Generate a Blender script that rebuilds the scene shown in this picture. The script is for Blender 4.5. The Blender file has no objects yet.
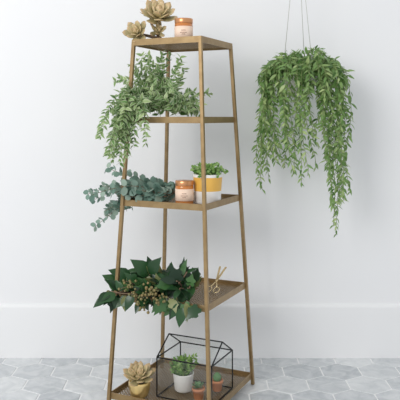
import bpy, math, random
from mathutils import Vector as V, Matrix
random.seed(7)
R=random.random
def U(a,b): return a+(b-a)*R()
def G(s): return random.gauss(0,s)
scene=bpy.context.scene
scene.view_settings.view_transform='Standard'
scene.view_settings.look='None'

# ---------------- materials ----------------
def mat(name,col,rough=.5,metal=0,noise=0,nscale=20,col2=None,bump=0,spec=.5,trans=0):
    m=bpy.data.materials.new(name); m.use_nodes=True
    n=m.node_tree.nodes; l=m.node_tree.links; b=n['Principled BSDF']
    b.inputs['Roughness'].default_value=rough; b.inputs['Metallic'].default_value=metal
    b.inputs['Specular IOR Level'].default_value=spec
    b.inputs['Base Color'].default_value=(*col,1)
    if col2 or bump:
        tc=n.new('ShaderNodeTexCoord'); nz=n.new('ShaderNodeTexNoise')
        nz.inputs['Scale'].default_value=nscale; nz.inputs['Detail'].default_value=5
        l.new(tc.outputs['Object'],nz.inputs['Vector'])
        if col2:
            r=n.new('ShaderNodeValToRGB'); r.color_ramp.elements[0].position=.35; r.color_ramp.elements[1].position=.65
            r.color_ramp.elements[0].color=(*col,1); r.color_ramp.elements[1].color=(*col2,1)
            l.new(nz.outputs['Fac'],r.inputs['Fac']); l.new(r.outputs['Color'],b.inputs['Base Color'])
        if bump:
            bp=n.new('ShaderNodeBump'); bp.inputs['Strength'].default_value=bump; bp.inputs['Distance'].default_value=.01
            l.new(nz.outputs['Fac'],bp.inputs['Height']); l.new(bp.outputs['Normal'],b.inputs['Normal'])
    return m
def leafmat(name,dark,mid,light,rough=.45,rim=None,rimamt=.0,transl=.25):
    m=bpy.data.materials.new(name); m.use_nodes=True
    n=m.node_tree.nodes; l=m.node_tree.links; b=n['Principled BSDF']; out=n['Material Output']
    b.inputs['Roughness'].default_value=rough
    a=n.new('ShaderNodeAttribute'); a.attribute_name='var'
    r=n.new('ShaderNodeValToRGB'); e=r.color_ramp.elements
    e[0].color=(*dark,1); e[1].color=(*light,1); x=e.new(.5); x.color=(*mid,1)
    l.new(a.outputs['Fac'],r.inputs['Fac']); src=r.outputs['Color']
    if rim:
        a2=n.new('ShaderNodeAttribute'); a2.attribute_name='rim'
        rr=n.new('ShaderNodeMapRange'); rr.inputs['From Min'].default_value=.35; rr.inputs['From Max'].default_value=.9; rr.inputs['To Max'].default_value=rimamt
        l.new(a2.outputs['Fac'],rr.inputs['Value'])
        mx=n.new('ShaderNodeMixRGB'); l.new(rr.outputs['Result'],mx.inputs['Fac']); l.new(src,mx.inputs['Color1']); mx.inputs['Color2'].default_value=(*rim,1)
        src=mx.outputs['Color']
    l.new(src,b.inputs['Base Color'])
    t=n.new('ShaderNodeBsdfTranslucent'); l.new(src,t.inputs['Color'])
    ms=n.new('ShaderNodeMixShader'); ms.inputs['Fac'].default_value=transl
    l.new(b.outputs['BSDF'],ms.inputs[1]); l.new(t.outputs['BSDF'],ms.inputs[2]); l.new(ms.outputs['Shader'],out.inputs['Surface'])
    return m

# ---------------- mesh builder ----------------
class MB:
    def __init__(s): s.v=[];s.f=[];s.m=[];s.var=[];s.rim=[];s.sm=[];s.cv=.5
    def av(s,p,rim=0): s.v.append(tuple(p)); s.rim.append(rim); return len(s.v)-1
    def af(s,idx,m=0,sm=True): s.f.append(idx); s.m.append(m); s.var.append(s.cv); s.sm.append(sm)
    def box(s,c,x,y,z,m=0):
        c=V(c);ids=[]
        for i in (-1,1):
            for j in (-1,1):
                for k in (-1,1): ids.append(s.av(c+x*i+y*j+z*k))
        for q in ((0,1,3,2),(4,6,7,5),(0,4,5,1),(2,3,7,6),(0,2,6,4),(1,5,7,3)): s.af([ids[t] for t in q],m,False)
    def bar(s,p,q,w,h,side,m=0):
        p=V(p);q=V(q);d=q-p; L=d.length; d.normalize(); side=V(side); side=(side-d*side.dot(d)).normalized(); up=d.cross(side)
        s.box((p+q)/2,side*w/2,up*h/2,d*L/2,m)
    def tube(s,pts,r,m=0,n=5,cap=True):
        pts=[V(p) for p in pts]; N=len(pts); rings=[]
        ref=V((.3,.5,.81))
        for i,p in enumerate(pts):
            d=(pts[min(i+1,N-1)]-pts[max(i-1,0)]).normalized()
            a=d.cross(ref); 
            if a.length<.1: a=d.cross(V((1,0,0)))
            a.normalize(); b=d.cross(a); rr=r[i] if isinstance(r,(list,tuple)) else r
            rings.append([s.av(p+a*rr*math.cos(t*2*math.pi/n)+b*rr*math.sin(t*2*math.pi/n)) for t in range(n)])
        for i in range(N-1):
            for t in range(n): s.af([rings[i][t],rings[i][(t+1)%n],rings[i+1][(t+1)%n],rings[i+1][t]],m)
        if cap: s.af(rings[0][::-1],m,False); s.af(rings[-1],m,False)
    def lathe(s,prof,c,n=40,m=0):
        c=V(c);rings=[]
        for p in prof:
            rings.append([s.av(c+V((p[0]*math.cos(t*2*math.pi/n),p[0]*math.sin(t*2*math.pi/n),p[1]))) for t in range(n)])
        for i in range(len(prof)-1):
            mm=prof[i][2] if len(prof[i])>2 else m
            for t in range(n): s.af([rings[i][t],rings[i][(t+1)%n],rings[i+1][(t+1)%n],rings[i+1][t]],mm)
    def blob(s,c,r,m=0,n=8,k=5,sc=(1,1,1)):
        prof=[(max(1e-4,r*math.sin(math.pi*i/k))*sc[0],-r*math.cos(math.pi*i/k)*sc[2]) for i in range(k+1)]
        s.lathe(prof,c,n,m)
    def leaf(s,b,d,nrm,L,W,shape='lance',curl=.15,fold=.2,m=0,n=5,var=None):
        b=V(b);d=V(d).normalized();nrm=V(nrm);nrm=nrm-d*nrm.dot(d)
        if nrm.length<1e-3: nrm=d.orthogonal()
        nrm.normalize(); sd=d.cross(nrm)
        s.cv=R() if var is None else min(1,max(0,var))
        rows=[]
        for i in range(n+1):
            t=i/n
            if shape=='lance': w=math.sin(math.pi*min(1,t**.8))
            elif shape=='ovate': w=math.sin(math.pi*t**.6)**.85 if 0<t<1 else 0
            elif shape=='obov': w=math.sin(math.pi*t**1.4)
            else: w=math.sqrt(max(0,1-(2*t-1)**2))
            w=max(w*W/2,.0004)
            c=b+d*L*t-nrm*curl*L*t*t
            rows.append((s.av(c,0),s.av(c+sd*w+nrm*fold*w,1),s.av(c-sd*w+nrm*fold*w,1)))
        for i in range(n):
            a,q=rows[i],rows[i+1]
            s.af([a[0],q[0],q[1],a[1]],m); s.af([a[0],a[2],q[2],q[0]],m)
        s.cv=.5
    def polyleaf(s,b,d,nrm,L,W,outline,m=0,curl=.15,var=None,fold=.15):
        b=V(b);d=V(d).normalized();nrm=V(nrm);nrm=(nrm-d*nrm.dot(d)); 
        if nrm.length<1e-3: nrm=d.orthogonal()
        nrm.normalize(); sd=d.cross(nrm); s.cv=R() if var is None else min(1,max(0,var))
        P=lambda t,w: b+d*L*t+sd*w*W/2-nrm*(curl*L*t*t-fold*abs(w)*W/2)
        N=len(outline); cs=[s.av(P(max(0,o[0]) if k else 0,0),0) for k,o in enumerate(outline)]
        for sg in (1,-1):
            e=[s.av(P(o[0],sg*o[1]),1) for o in outline]
            for i in range(N-1):
                q=[cs[i],cs[i+1],e[i+1],e[i]]
                s.af(q if sg>0 else q[::-1],m)
        s.cv=.5
    def fat(s,b,d,nrm,L,W,T,curl=-.2,m=0,var=None,n=7,tip=.75):
        b=V(b);d=V(d).normalized();nrm=V(nrm);nrm=nrm-d*nrm.dot(d)
        if nrm.length<1e-3: nrm=d.orthogonal()
        nrm.normalize();sd=d.cross(nrm);s.cv=R() if var is None else var
        rings=[];K=8
        for i in range(n+1):
            t=i/n
            w=(.45+.55*math.sin(math.pi/2*min(1,t/.6))) if t<.6 else math.sqrt(max(0,1-((t-.6)/.4)**2))**1.2
            c=b+d*L*t-nrm*curl*L*t*t
            ring=[]
            for k in range(K):
                a=k*2*math.pi/K
                ring.append(s.av(c+sd*max(w,.02)*W/2*math.cos(a)+nrm*T/2*max(w,.02)*math.sin(a)*(1-.4*t),1 if t>tip else abs(math.cos(a))*.4))
            rings.append(ring)
        for i in range(n):
            for k in range(K): s.af([rings[i][k],rings[i][(k+1)%K],rings[i+1][(k+1)%K],rings[i+1][k]],m)
        s.af(rings[-1],m); s.cv=.5
    def rosette(s,c,ax,Rr,n,m=0,w=.5,th=.14,open_=1.35):
        c=V(c);ax=V(ax).normalized();e1=ax.orthogonal().normalized();e2=ax.cross(e1)
        for i in range(n):
            t=(i+.5)/n; a=i*2.39996+G(.08)
            ph=.15+open_*t**.8
            rd=e1*math.cos(a)+e2*math.sin(a)
            d=ax*math.cos(ph)+rd*math.sin(ph); nr=ax*math.sin(ph)-rd*math.cos(ph)
            L=Rr*(.4+.6*t**.7)
            s.fat(c+ax*Rr*.22*(1-t)+rd*.08*Rr*t,d,nr,L,L*w,Rr*th,curl=-.28,m=m,var=.75-.6*t+G(.12))
    def make(s,name,mats,parent=None,bevel=0):
        me=bpy.data.meshes.new(name); me.from_pydata(s.v,[],s.f)
        for m in mats: me.materials.append(m)
        me.polygons.foreach_set('material_index',s.m); me.polygons.foreach_set('use_smooth',s.sm)
        a=me.attributes.new('var','FLOAT','FACE'); a.data.foreach_set('value',[float(x) for x in s.var])
        a=me.attributes.new('rim','FLOAT','POINT'); a.data.foreach_set('value',[float(x) for x in s.rim])
        me.update(); o=bpy.data.objects.new(name,me); scene.collection.objects.link(o)
        if parent: o.parent=parent
        if bevel:
            md=o.modifiers.new('b','BEVEL'); md.width=bevel; md.segments=2; md.limit_method='ANGLE'
        return o
def empty(name):
    o=bpy.data.objects.new(name,None); scene.collection.objects.link(o); o.empty_display_size=.1; return o
X,Y,Z=V((1,0,0)),V((0,1,0)),V((0,0,1))

# ---------------- room ----------------
WY=3.37
m_wall=mat('wall_paint',(.825,.828,.84),.85,col2=(.835,.838,.845),nscale=3,bump=.04)
m_base=mat('baseboard_paint',(.835,.838,.845),.6)
b=MB(); b.box((0,WY+.05,1.5),X*4,Y*.05,Z*1.55); b.make('wall_back',[m_wall])
b=MB()
prof=[(0,0),(-.016,0),(-.016,.252),(-.013,.260),(-.006,.266),(0,.268)]
for i in range(len(prof)-1):
    p,q=prof[i],prof[i+1]
    ids=[b.av((x,WY+a[0],a[1])) for a in (p,q) for x in (-4,4)]
    b.af([ids[0],ids[1],ids[3],ids[2]],0,False)
b.make('baseboard_back',[m_base])
def tilemat():
    m=bpy.data.materials.new('hex_tile'); m.use_nodes=True; n=m.node_tree.nodes;l=m.node_tree.links;bs=n['Principled BSDF']
    a=n.new('ShaderNodeAttribute');a.attribute_name='var'
    r=n.new('ShaderNodeValToRGB');r.color_ramp.elements[0].color=(.52,.545,.565,1);r.color_ramp.elements[1].color=(.70,.72,.73,1)
    tc=n.new('ShaderNodeTexCoord');nz=n.new('ShaderNodeTexNoise');nz.inputs['Scale'].default_value=14;nz.inputs['Detail'].default_value=8;nz.inputs['Distortion'].default_value=1.2
    l.new(tc.outputs['Object'],nz.inputs['Vector']);l.new(a.outputs['Fac'],r.inputs['Fac'])
    mx=n.new('ShaderNodeMixRGB');mx.blend_type='OVERLAY';mx.inputs['Fac'].default_value=.6
    l.new(r.outputs['Color'],mx.inputs['Color1']);l.new(nz.outputs['Fac'],mx.inputs['Color2']);l.new(mx.outputs['Color'],bs.inputs['Base Color'])
    bs.inputs['Roughness'].default_value=.4
    return m
m_grout=mat('grout',(.90,.90,.90),.9)
b=MB(); b.box((0,1.2,-.0525),X*4,Y*2.2,Z*.05,0)
rr=.105; w=rr*math.sqrt(3); row=0; y=-.6
while y<WY:
    x=-3+(w/2 if row%2 else 0)+.03
    while x<3:
        b.cv=R(); s_=rr-.0042
        top=[];mid=[];low=[]
        for k in range(6):
            a=math.pi/6+k*math.pi/3; c,s=math.cos(a),math.sin(a)
            top.append((x+(s_-.0015)*c,min(WY,y+(s_-.0015)*s),0)); mid.append((x+s_*c,min(WY,y+s_*s),-.0007)); low.append((x+s_*c,min(WY,y+s_*s),-.004))
        it=[b.av(p) for p in top];im=[b.av(p) for p in mid];il=[b.av(p) for p in low]
        b.af(it,1,False)
        for k in range(6):
            b.af([im[k],im[(k+1)%6],it[(k+1)%6],it[k]],1,False); b.af([il[k],il[(k+1)%6],im[(k+1)%6],im[k]],1,False)
        x+=w
    y+=rr*1.5; row+=1
b.make('floor',[m_grout,tilemat()])

# ---------------- plant stand ----------------
C=V((-.072,2.91,0)); u=V((-.903,.43,0)).normalized(); v=V((.43,.903,0)).normalized()
def S(a,bb,z): return C+u*a+v*bb+Z*z
HT=1.526
def half(z): return .2325*(1-.33*z/HT)
m_brass=mat('antique_brass',(.28,.185,.085),.34,.55,col2=(.35,.24,.115),nscale=30)
m_mesh=mat('brass_mesh',(.25,.17,.085),.4,.5)
stand=empty('plant_stand')
k=0
for sa,sb in ((-1,-1),(1,-1),(-1,1),(1,1)):
    k+=1; b=MB(); h0=half(0);h1=half(HT)
    b.bar(S(sa*h0,sb*h0,.002),S(sa*h1,sb*h1,HT-.004),.0145,.0145,u); b.make('leg_%d'%k,[m_brass],stand,.0015)
for k,z in enumerate((1.526,1.2,.852,.458,.05)):
    h=half(z)-.003; b=MB(); hh=.026
    if k==0: h+=.008
    for sg in (-1,1):
        b.bar(S(-h,sg*h,z-.008),S(h,sg*h,z-.008),.004,hh,v); b.bar(S(sg*h,-h,z-.008),S(sg*h,h,z-.008),.004,hh,u)
        b.bar(S(-h,sg*(h-.008),z-.012),S(h,sg*(h-.008),z-.012),.014,.003,v); b.bar(S(sg*(h-.008),-h,z-.012),S(sg*(h-.008),h,z-.012),.014,.003,u)
    b.make('shelf_frame_%d'%(k+1),[m_brass],stand)
    b=MB(); st=.0125
    i=-2*h+st
    while i<2*h:
        a0=max(-h,i-h); a1=min(h,i+h)
        b.bar(S(a0,i-a0,z-.012),S(a1,i-a1,z-.012),.0032,.002,v+u*.01)
        b.bar(S(a0,-(i-a0),z-.0115),S(a1,-(i-a1),z-.0115),.0032,.002,v+u*.01)
        i+=st*1.3
    b.make('shelf_mesh_%d'%(k+1),[m_mesh],stand)
ZT=lambda z: z-.0095

# ---------------- candles ----------------
m_amber=mat('amber_glass',(.55,.19,.04),.12,0,spec=.7)
m_label=mat('cream_label',(.86,.64,.50),.7,col2=(.88,.68,.54),nscale=60)
m_lid=mat('copper_lid',(.62,.30,.14),.3,.7)
m_ink=mat('label_ink',(.25,.12,.07),.7)
def candle(p,r=.038,h=.098):
    b=MB()
    pr=[(.001,0,0),(r*.9,0,0),(r*.98,.003,0),(r,.008,0),(r,.016,1),(r*1.015,.0162,1),(r*1.015,h*.66,1),(r,h*.661,0),(r,h*.76,0),(r*.95,h*.79,0),(r*.93,h*.80,2),(r*1.0,h*.802,2),(r*1.01,h*.81,2),(r*1.01,h*.985,2),(r*.98,h,2),(.001,h,2)]
    b.lathe(pr,p,40)
    for z0,wd in ((.045,.5),(.036,.75),(.029,.4)):
        n=8
        for i in range(n):
            a0=-math.pi/2-wd/2+wd*i/n; a1=a0+wd/n*.75
            q=[V(p)+V((r*1.022*math.cos(a),r*1.022*math.sin(a),z)) for a,z in ((a0,z0),(a1,z0),(a1,z0+.003),(a0,z0+.003))]
            b.af([b.av(t) for t in q],3,False)
    return b.make('candle_jar',[m_amber,m_label,m_lid,m_ink])
candle(S(-.047,-.09,ZT(1.526)))
P2=S(-.058,-.105,ZT(.852)); candle(P2)

# ---------------- plant materials ----------------
m_stem=mat('green_stem',(.20,.26,.09),.6)
m_wood=mat('woody_stem',(.20,.13,.08),.7)
m_soil=mat('soil',(.05,.035,.025),.95,col2=(.09,.06,.04),nscale=90,bump=.5)
m_gold_leaf=leafmat('golden_succulent_leaf',(.32,.27,.13),(.64,.54,.30),(.88,.79,.55),.4,(.68,.43,.24),.5,.08)
m_vine=leafmat('variegated_leaf',(.05,.13,.035),(.13,.27,.07),(.38,.50,.22),.45,(.70,.75,.52),.6)
m_euc=leafmat('eucalyptus_leaf',(.09,.18,.14),(.18,.29,.235),(.36,.46,.38),.6,None,0,.15)
m_dark=leafmat('glossy_leaf',(.008,.032,.012),(.024,.082,.026),(.075,.18,.055),.28,None,0,.12)
m_hang=leafmat('hanging_leaf',(.08,.18,.04),(.20,.34,.10),(.46,.57,.25),.4,None,0,.3)
m_small=leafmat('small_leaf',(.06,.16,.03),(.14,.30,.06),(.32,.48,.14),.4,None,0,.2)

# ---------------- succulent cuttings, top shelf ----------------
b=MB(); zt=ZT(1.526)
base=S(.075,-.05,zt+.014)
def rs(c,ax,r,n,**k): b.rosette(c,ax,r,n,0,**k)
b.tube([base,S(.10,-.06,zt+.05),S(.095,-.06,zt+.10)],[.008,.007,.006],1,8)
rs(S(.095,-.06,zt+.115),V((.2,-.7,.7)),.090,26,w=.55)
b.tube([S(.04,-.05,zt+.009),S(.10,-.07,zt+.03),S(.160,-.115,zt+.045)],[.008,.007,.006],1,8)
rs(S(.158,-.12,zt+.045),V((-.25,-.85,.3)),.062,20,w=.56)
b.tube([S(.10,-.06,zt+.05),S(.125,-.06,zt+.09),S(.138,-.05,zt+.13)],[.006,.005,.004],1,8)
rs(S(.138,-.05,zt+.13),V((-.4,-.4,1)),.052,14,w=.48)
b.tube([base,S(.03,-.05,zt+.012)],.006,1,8)
rs(S(.085,-.07,zt+.055),V((.2,-.9,.3)),.045,14,w=.5)
b.make('echeveria_cuttings',[m_gold_leaf,m_wood])

# ---------------- stems ----------------
def curve(p0,d0,L,droop,n=14,wig=.0):
    pts=[V(p0)];d=V(d0).normalized();st=L/n
    for i in range(n):
        d=(d+V((G(wig),G(wig),G(wig)))-Z*droop/n).normalized()
        pts.append(pts[-1]+d*st)
    return pts
def along(pts,sp):
    out=[];acc=0;nx=sp*.5
    for i in range(len(pts)-1):
        a,c=pts[i],pts[i+1];l=(c-a).length
        if l<1e-6: continue
        while nx<acc+l:
            t=(nx-acc)/l; out.append((a.lerp(c,t),(c-a).normalized())); nx+=sp
        acc+=l
    return [(p,d,(i+.5)/max(1,len(out))) for i,(p,d) in enumerate(out)]
def dress(b,pts,sp,L,W,shape,ang=1.0,m=0,tm=1,r=.0014,pair=True,taper=.4,up=.3,curl=.2,fold=.2,vb=0,avoid=None):
    b.tube(pts,[r*(1-.5*i/len(pts)) for i in range(len(pts))],tm,4)
    for i,(p,d,t) in enumerate(along(pts,sp)):
        e1=d.orthogonal().normalized(); e2=d.cross(e1); a0=i*1.7+G(.4)
        for q in ((0,math.pi) if pair else (0,)):
            a=a0+q; rd=e1*math.cos(a)+e2*math.sin(a)
            ld=(d*math.cos(ang)+rd*math.sin(ang)+Z*up*.3+V((G(.15),G(.15),G(.15)))).normalized()
            nr=(Z*.7+V((0,-.6,0))+rd*.3+V((G(.35),G(.35),G(.35))))
            sc=(1-taper*t)*U(.8,1.15)
            if avoid and avoid(p+ld*L*sc): continue
            b.leaf(p,ld,nr,L*sc,W*sc,shape,curl,fold,m,var=.45+G(.25)+vb+.25*t)

# ---------------- shelf 2: trailing vine ----------------
b=MB(); zs=ZT(1.2)
z0=half(1.2)+.01
def vine(p,d,L,dr):
    pts=curve(p,d,L,dr,14,.09); ok=[]
    for q in pts:
        lq=q-C; aa=lq.dot(u); b2=lq.dot(v)
        if q.z<zs+.008 and abs(aa)<z0 and abs(b2)<z0: q=V((q.x,q.y,zs+.008+U(0,.01)))
        if q.y>WY-.05:q.y=WY-.05
        ok.append(q)
    dress(b,ok,.0155,.036,.019,'ovate',1.0,0,1,.0013,taper=.3,curl=.25,avoid=lambda e:e.z<zs+.002 and abs((e-C).dot(u))<z0 and abs((e-C).dot(v))<z0)
for i in range(26): vine(S(U(-.02,.14),U(-.13,.04),zs+.012+U(0,.05)),V((G(.22)-.14,G(.25)-.1,1.1)),U(.13,.24),U(.6,1.6))
for i in range(12): vine(S(U(.08,.14),U(-.12,.03),zs+U(.04,.11)),V((-.3+G(.12),-.2+G(.2),1.35)),U(.18,.27),U(.3,1.2))
for i in range(10): vine(S(U(-.03,.02),U(-.12,.0),zs+U(.02,.09)),V((.45+G(.15),-.25+G(.2),.6)),U(.08,.12),U(1.,1.9))
for i in range(26): vine(S(U(.09,.16),U(-.17,-.10),zs+U(.03,.10)),V((-.27+G(.16),-.4+G(.12),.5)),U(.18,.33),U(3.6,5.2))
b.make('trailing_vine_plant',[m_vine,m_stem])

# ---------------- shelf 3: eucalyptus ----------------
b=MB(); zs=ZT(.852)
def av_e(e):
    return (e.z<zs+.003 and (e-C).dot(u)<half(.85)+.02) or ((e-P2).to_2d().length<.045 and e.z<zs+.11)
for i in range(34):
    p=S(U(.015,.05),U(-.13,-.01),zs+.02+U(0,.03))
    d=u*1.0+v*G(.14)-V((0,.25,0))+Z*U(-.02,.40); L=U(.12,.28); dr=U(.2,.75)
    if i%3==0: L=U(.30,.385); dr=U(.45,.85)
    if i%5==1: L=U(.08,.16)
    pts=curve(p,d,L,dr,12,.05)
    ok=[]
    for q in pts:
        if (q-C).dot(u)<half(.85)+.01 and q.z<zs+.028: q=V((q.x,q.y,zs+.028))
        ok.append(q)
    dress(b,ok,.023,.045,.034,'round',1.15,0,1,.0018,taper=.4,curl=.1,fold=.15,up=.3,avoid=av_e)
b.make('eucalyptus_branch',[m_euc,m_wood])

# ---------------- shelf 3: striped pot with plant ----------------
m_yel=mat('mustard_glaze',(.80,.46,.09),.35)
m_white=mat('white_ceramic',(.82,.80,.77),.35)
pp=S(-.130,-.03,ZT(.852)); b=MB(); r0=.056;r1=.062;h=.122
b.lathe([(.001,0,1),(r0*.9,0,1),(r0,.004,1),(r0+.001,h*.42,1),(r0+.0015,h*.43,0),(r1-.0005,h*.90,1),(r1,h*.97,1),(r1-.001,h,1),(r1-.005,h,1),(r1-.006,h*.9,1),(r1-.008,h*.86,3),(.001,h*.88,3)],pp,48)
for i in range(46):
    a=U(0,6.28);rd=V((math.cos(a),math.sin(a),0)); p=pp+rd*U(0,.035)+Z*h*.87
    pts=curve(p,rd*U(.2,.9)+Z,U(.035,.078),U(.3,1.4),6,.1)
    dress(b,pts,.011,.019,.014,'round',1.1,2,4,.0012,taper=.2)
b.make('potted_peperomia',[m_yel,m_white,m_small,m_soil,m_stem])

# ---------------- shelf 4: dark foliage bundle with berries ----------------
m_berry=mat('berry',(.26,.18,.07),.45,col2=(.13,.15,.05),nscale=60)
m_brownleaf=leafmat('underside_leaf',(.12,.13,.04),(.20,.23,.08),(.32,.34,.14),.4)
ivy=[(0,.05),(-.1,.45),(.06,.8),(.25,.62),(.36,.95),(.5,.85),(.62,.42),(.8,.22),(1,.01)]
oval=[(0,.02),(.08,.45),(.25,.9),(.42,1),(.6,.82),(.8,.42),(.93,.14),(1,.01)]
b=MB(); zs=ZT(.458)
def bigleaf(p,d,nr,L,var,mt=0):
    if R()<.4: b.polyleaf(p,d,nr,L,L*.85,ivy,mt,U(.05,.3),var,.12)
    else: b.polyleaf(p,d,nr,L,L*.56,oval,mt,U(.1,.35),var,.22)
for i in range(32):
    p=S(U(-.12,.07),U(-.16,-.02),zs+.01+U(0,.05))
    d=u*(U(.3,1))+v*G(.3)-v*.1+Z*U(.0,.5); L=U(.10,.25)
    if i%4==0: p=S(U(-.12,-.02),U(-.16,-.08),zs+.02+U(0,.05)); d=-u*.1-v*.3+Z*U(.3,.7)+V((G(.2),0,0)); L=U(.06,.10)
    pts=curve(p,d,L,U(.3,1.5),10,.08)
    ok=[]
    for q in pts:
        if q.z<zs+.015: q=V((q.x,q.y,zs+.015))
        ok.append(q)
    b.tube(ok,.0026,1,5)
    for (q,dd,t) in along(ok,.024):
        e1=dd.orthogonal().normalized(); a=U(0,6.28); rd=(e1*math.cos(a)+dd.cross(e1)*math.sin(a))
        ld=dd*.6+rd*.9+Z*.1
        if (q+ld*.07).z<zs+.004 and (q-C).dot(v)>-.2 : ld.z=abs(ld.z)
        bigleaf(q+ld*.008,ld,V((0,-.65,.7))+rd*.3+V((G(.35),G(.3),G(.3))),U(.05,.082),.45+G(.3),2 if R()<.06 else 0)
for i in range(26):
    a=U(-.18,.25); p=S(a,-.215-U(0,.02),zs+U(.0,.04))
    bigleaf(p,V((G(.5)-.2,-.35,-.8+G(.25))),V((0,-.8,.5))+V((G(.3),0,0)),U(.05,.08),.5+G(.28),2 if i%6==0 else 0)
for cx in ((.09,-.22,.03),(.04,-.23,.045),(-.02,-.23,.02),(.13,-.21,.06),(.0,-.23,.06),(.06,-.24,.0)):
    for j in range(16):
        c=S(cx[0]+G(.016),cx[1]-.02+G(.01),zs+cx[2]+G(.013)); b.blob(c,U(.0045,.0068),3,8,5)
        if j%3==0: b.tube([c,S(cx[0],cx[1]+.02,zs+cx[2])],.001,1,4)
for a,bb,z,dx,L in ((.11,-.10,.08,-.5,.11),(.10,-.12,.09,.3,.095),(.0,-.1,.055,.35,.10),(-.05,-.12,.04,.6,.09),(-.02,-.14,.03,.1,.09),(.2,-.1,.05,-.9,.11),(.24,-.13,.03,-.7,.09)):
    p=S(a,bb,zs+z); b.tube([S(a*.6,bb,zs+.02),p],.002,1,5)
    b.polyleaf(p,V((dx,-.3,.55)),V((0,-.8,.55)),L,L*.62,oval,0,.2,.45+G(.15),.2)
b.make('ivy_foliage_bundle',[m_dark,m_wood,m_brownleaf,m_berry])

# ---------------- shelf 4: brass scissors ----------------
m_gold=mat('polished_brass',(.85,.68,.40),.25,.8)
b=MB(); zc=zs+.018
piv=S(-.135,.05,zc+.030)
for sg in (1,-1):
    ax=(v*.6+Z*.4).normalized(); sd=u
    tip=piv+ax*.085+sd*sg*.014
    b.bar(piv,tip,.009,.0022,sd)
    h0=piv-ax*.035-sd*sg*.014
    b.tube([piv,h0],.0025,0,6)
    cc=h0-ax*.014-sd*sg*.004; pts=[cc+ax*.016*math.cos(t*.5236)+sd*.013*math.sin(t*.5236) for t in range(13)]
    b.tube(pts,.0024,0,6)
b.blob(piv,.004,0)
b.make('scissors',[m_gold])

# ---------------- bottom shelf ----------------
z5=ZT(.05)
m_goldpot=mat('gold_pot',(.78,.56,.22),.28,.8,col2=(.85,.64,.30),nscale=12)
pp=S(.115,-.178,z5); b=MB()
b.lathe([(.001,0,0),(.030,0,0),(.036,.006,0),(.042,.025,0),(.046,.05,0),(.045,.062,0),(.042,.066,0),(.040,.06,0),(.038,.054,1),(.001,.056,1)],pp,40)
b.rosette(pp+Z*.075,V((.05,-.45,.9)),.072,28,2,w=.5,open_=1.45)
b.rosette(pp+Z*.085+V((-.02,-.01,0)),V((-.3,-.4,.9)),.045,16,2,w=.5)
b.tube([pp+Z*.05,pp+Z*.08],.009,1,8)
b.make('potted_echeveria',[m_goldpot,m_soil,m_gold_leaf])

m_black=mat('black_metal',(.015,.015,.016),.4,.6)
g=bpy.data.materials.new('clear_glass'); g.use_nodes=True; n=g.node_tree.nodes;l=g.node_tree.links
n.remove(n['Principled BSDF']); tr=n.new('ShaderNodeBsdfTransparent');tr.inputs['Color'].default_value=(.975,.985,.98,1);gl=n.new('ShaderNodeBsdfGlossy');gl.inputs['Roughness'].default_value=.03
ms=n.new('ShaderNodeMixShader'); ms.inputs['Fac'].default_value=.07
l.new(tr.outputs['BSDF'],ms.inputs[1]);l.new(gl.outputs['BSDF'],ms.inputs[2]);l.new(ms.outputs['Shader'],n['Material Output'].inputs['Surface'])
terr=empty('glass_terrarium')
A0,A1,B0,B1=-.205,.045,-.155,.06; zb=z5+.003; ze=.205; zr=.272; bm=(B0+B1)/2
pt={}
for i,a in enumerate((A0,A1)):
    for j,bb in enumerate((B0,B1)):
        pt[i,j,0]=S(a,bb,zb); pt[i,j,1]=S(a,bb,ze)
    pt[i,'r']=S(a,bm,zr)
ed=[]
for i in (0,1):
    for j in (0,1): ed+=[(pt[i,j,0],pt[i,j,1]),(pt[i,j,1],pt[i,'r'])]
    for k in (0,1): ed.append((pt[i,0,k],pt[i,1,k]))
for j in (0,1):
    for k in (0,1): ed.append((pt[0,j,k],pt[1,j,k]))
ed.append((pt[0,'r'],pt[1,'r']))
b=MB()
for p,q in ed: b.bar(p,q,.0042,.0042,u if abs((q-p).normalized().dot(u))<.9 else v)
b.make('frame',[m_black],terr)
b=MB()
def quad(*ps): b.af([b.av(p) for p in ps],0,False)
for j in (0,1): quad(pt[0,j,0],pt[1,j,0],pt[1,j,1],pt[0,j,1])
quad(pt[0,1,1],pt[1,1,1],pt[1,'r'],pt[0,'r'])
quad(pt[0,0,1],pt[1,0,1],pt[1,'r'],pt[0,'r'])
for i in (0,1): quad(pt[i,0,0],pt[i,1,0],pt[i,1,1],pt[i,'r'],pt[i,0,1])
b.make('glass_panes',[g],terr)
zi=zb+.003
pp=S(-.028,-.055,zi); b=MB()
b.lathe([(.001,0),(.034,0),(.037,.004),(.044,.07),(.045,.074),(.042,.074),(.040,.064),(.001,.066)],pp,40)
inside=lambda e: not(A0+.005<(e-C).dot(u)<A1-.005 and B0+.005<(e-C).dot(v)<B1-.005)
for i in range(50):
    a=U(0,6.28);rd=V((math.cos(a),math.sin(a),0)); p=pp+rd*U(0,.03)+Z*.065
    pts=curve(p,rd*U(.1,.6)+Z,U(.03,.085),U(.2,1.2),6,.1)
    dress(b,pts,.011,.021,.011,'lance',.9,1,2,.0012,taper=.2,avoid=inside)
b.make('potted_fern',[m_white,m_small,m_stem])
m_terra=mat('terracotta',(.52,.20,.09),.8,col2=(.60,.25,.12),nscale=40)
m_cact=leafmat('cactus_skin',(.04,.13,.04),(.12,.25,.10),(.25,.38,.18),.6,None,0,0)
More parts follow.
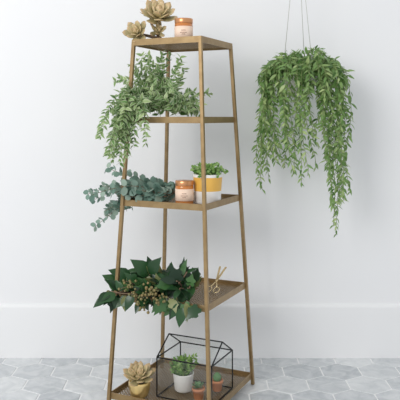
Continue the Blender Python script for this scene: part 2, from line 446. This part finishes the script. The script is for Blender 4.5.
def terrapot(p,kind):
    b=MB(); b.lathe([(.001,0),(.017,0),(.019,.003),(.023,.034),(.026,.0345),(.027,.046),(.024,.046),(.0225,.04),(.001,.041)],p,32)
    if kind:
        n=30;rings=[]
        for i in range(9):
            t=i/8; r=.016*math.sin(math.pi*(.18+.82*t))**.6 if t<1 else .0005
            rings.append([b.av(V(p)+Z*(.04+.038*t)+V((r*(1+.12*math.cos(10*k*2*math.pi/n))*math.cos(k*2*math.pi/n),r*(1+.12*math.cos(10*k*2*math.pi/n))*math.sin(k*2*math.pi/n),0))) for k in range(n)])
        for i in range(8):
            for k in range(n): b.af([rings[i][k],rings[i][(k+1)%n],rings[i+1][(k+1)%n],rings[i+1][k]],1)
    else: b.rosette(V(p)+Z*.045,Z,.032,18,1,w=.42)
    b.make('potted_cactus' if kind else 'potted_haworthia',[m_terra,m_cact])
terrapot(S(-.125,-.11,zi),0)
terrapot(S(-.160,.0,zi),1)

# ---------------- hanging planter ----------------
b=MB(); HC=V((.468,3.13,1.31)); pr=.083
b.lathe([(.001,0),(.05,0),(.06,.006),(pr-.004,.07),(pr,.095),(pr-.005,.095),(pr-.007,.08),(.001,.082)],HC,36,0)
apex=V((.455,3.13,2.12))
for k in range(3):
    a=-math.pi/2+.62+k*2*math.pi/3; q=HC+V((pr*math.cos(a),pr*math.sin(a),.09))
    b.tube([q,apex],.0017,1,5)
b.tube([apex,apex+Z*.03],.0025,2,6)
b.tube([apex+V((0,-.012,.045)),apex+V((0,0,.03)),apex+V((0,.012,.045)),apex+V((0,.03,.05)),V((apex.x,WY,2.17))],.005,2,8)
b.lathe([(.001,-.02),(.02,-.02),(.02,.02),(.001,.02)],V((apex.x,WY-.012,2.17)),20,2)
hs=[]
NS=78
for i in range(NS):
    th=i*2.39996+G(.1); q=(i+.5)/NS
    rd=V((math.cos(th),math.sin(th),0))
    if rd.y>.35 and R()<.5: rd.y*=-1
    r0=pr*math.sqrt(q)*.95
    x=rd.x
    zend=1.2-(60*R()**1.3)/213 if R()<.7 else U(.90,1.0)
    if x<-.6 : zend=1.2-(U(125,188)-118)/213
    if x>.6 : zend=1.2-(U(120,205)-118)/213
    if q<.4: zend=U(1.24,1.40)
    R1=r0+ (U(.035,.11) if q>.3 else U(.02,.08))
    if rd.y>0: R1=min(R1,.14/max(.3,rd.y))
    top=HC.z+.09+U(.03,.10)*(1.25-.8*q)
    pts=[]
    for k in range(9):
        t=k/8*math.pi/2
        pts.append(HC+rd*(r0+(R1-r0)*(1-math.cos(t)))+Z*(.085+(top-HC.z-.085)*math.sin(t)))
    R2=min(.045,(top-zend)*.4)
    q0=pts[-1]; nn=6
    for k in range(1,nn+1):
        t=k/nn*math.pi/2; pts.append(q0+rd*R2*math.sin(t)+Z*(-R2*(1-math.cos(t))*1.3))
    q1=pts[-1]; m_=max(2,int((q1.z-zend)/.03)); wx,wy=G(.022)-.10*(q1.x-HC.x)+.01,G(.012); ph=U(0,6)
    for k in range(1,m_+1):
        f=k/m_; pts.append(V((q1.x+wx*f+.012*(math.sin(f*5+ph)-math.sin(ph))+G(.003),q1.y+wy*f,q1.z+(zend-q1.z)*f)))
    hs.append(pts)
for dx,ze2 in ((.145,.665),(.125,.71),(.165,.83),(.205,.86),(.105,.80),(-.195,.89),(-.175,.96)):
    p=HC+V((math.copysign(.07,dx),-.03,.08)); pts=[p]
    for k in range(1,8):
        t=k/7*math.pi; pts.append(V((p.x+(dx-math.copysign(.07,dx))*(1-math.cos(t))/2,p.y-.04*k/7,p.z+.045*math.sin(t))))
    q1=pts[-1]
    for k in range(1,19):
        f=k/18; pts.append(V((q1.x+.016*math.sin(f*6+dx*30)+(.05*max(0,f-.6) if dx>0 else 0),q1.y,q1.z+(ze2-q1.z)*f)))
    hs.append(pts)
for pts in hs:
    for q in pts:
        if q.y>WY-.035: q.y=WY-.035
    b.tube(pts,.0014,3,4)
    for i,(p,d,t) in enumerate(along(pts,.0185)):
        e1=d.cross(V((.2,1,.1))).normalized(); e2=d.cross(e1)
        a=i*2.4+G(.4)
        for q in ((0,math.pi) if R()<.6 else (0,)):
            rd=e1*math.cos(a+q)+e2*math.sin(a+q)
            ld=(d*.6+rd*.85-Z*.1+V((G(.15),G(.15),G(.15)))).normalized()
            L=U(.032,.050)*(1-.3*t)
            if (p+ld*L).y>WY-.01: continue
            b.leaf(p,ld,Z*.6+V((0,-.7,0))+rd*.4+V((G(.3),G(.3),G(.3))),L,L*U(.28,.38),'lance',U(.05,.35),.25,4,n=5,var=.42+G(.25)+.15*t)
m_string=mat('cotton_string',(.55,.55,.52),.9)
b.make('hanging_potted_plant',[m_white,m_string,m_brass,m_stem,m_hang])

# ---------------- light ----------------
w=bpy.data.worlds.new('world'); scene.world=w; w.use_nodes=True
w.node_tree.nodes['Background'].inputs['Color'].default_value=(.955,.975,1,1); w.node_tree.nodes['Background'].inputs['Strength'].default_value=.79
def area(name,loc,tgt,size,power,col):
    l=bpy.data.lights.new(name,'AREA'); l.shape='SQUARE'; l.size=size; l.energy=power; l.color=col
    o=bpy.data.objects.new(name,l); o.location=loc; scene.collection.objects.link(o)
    o.rotation_euler=(V(tgt)-V(loc)).to_track_quat('-Z','Y').to_euler()
area('window_light',(-2.2,-.6,2.6),(0,3,.9),2.0,95,(1,.985,.965))
# ---------------- camera ----------------
cd=bpy.data.cameras.new('camera'); cam=bpy.data.objects.new('camera',cd); scene.collection.objects.link(cam)
cam.location=(0,0,1.2); cam.rotation_euler=(math.pi/2,0,0)
cd.sensor_width=36; cd.lens=671/400*36; cd.shift_y=-.205
scene.camera=cam
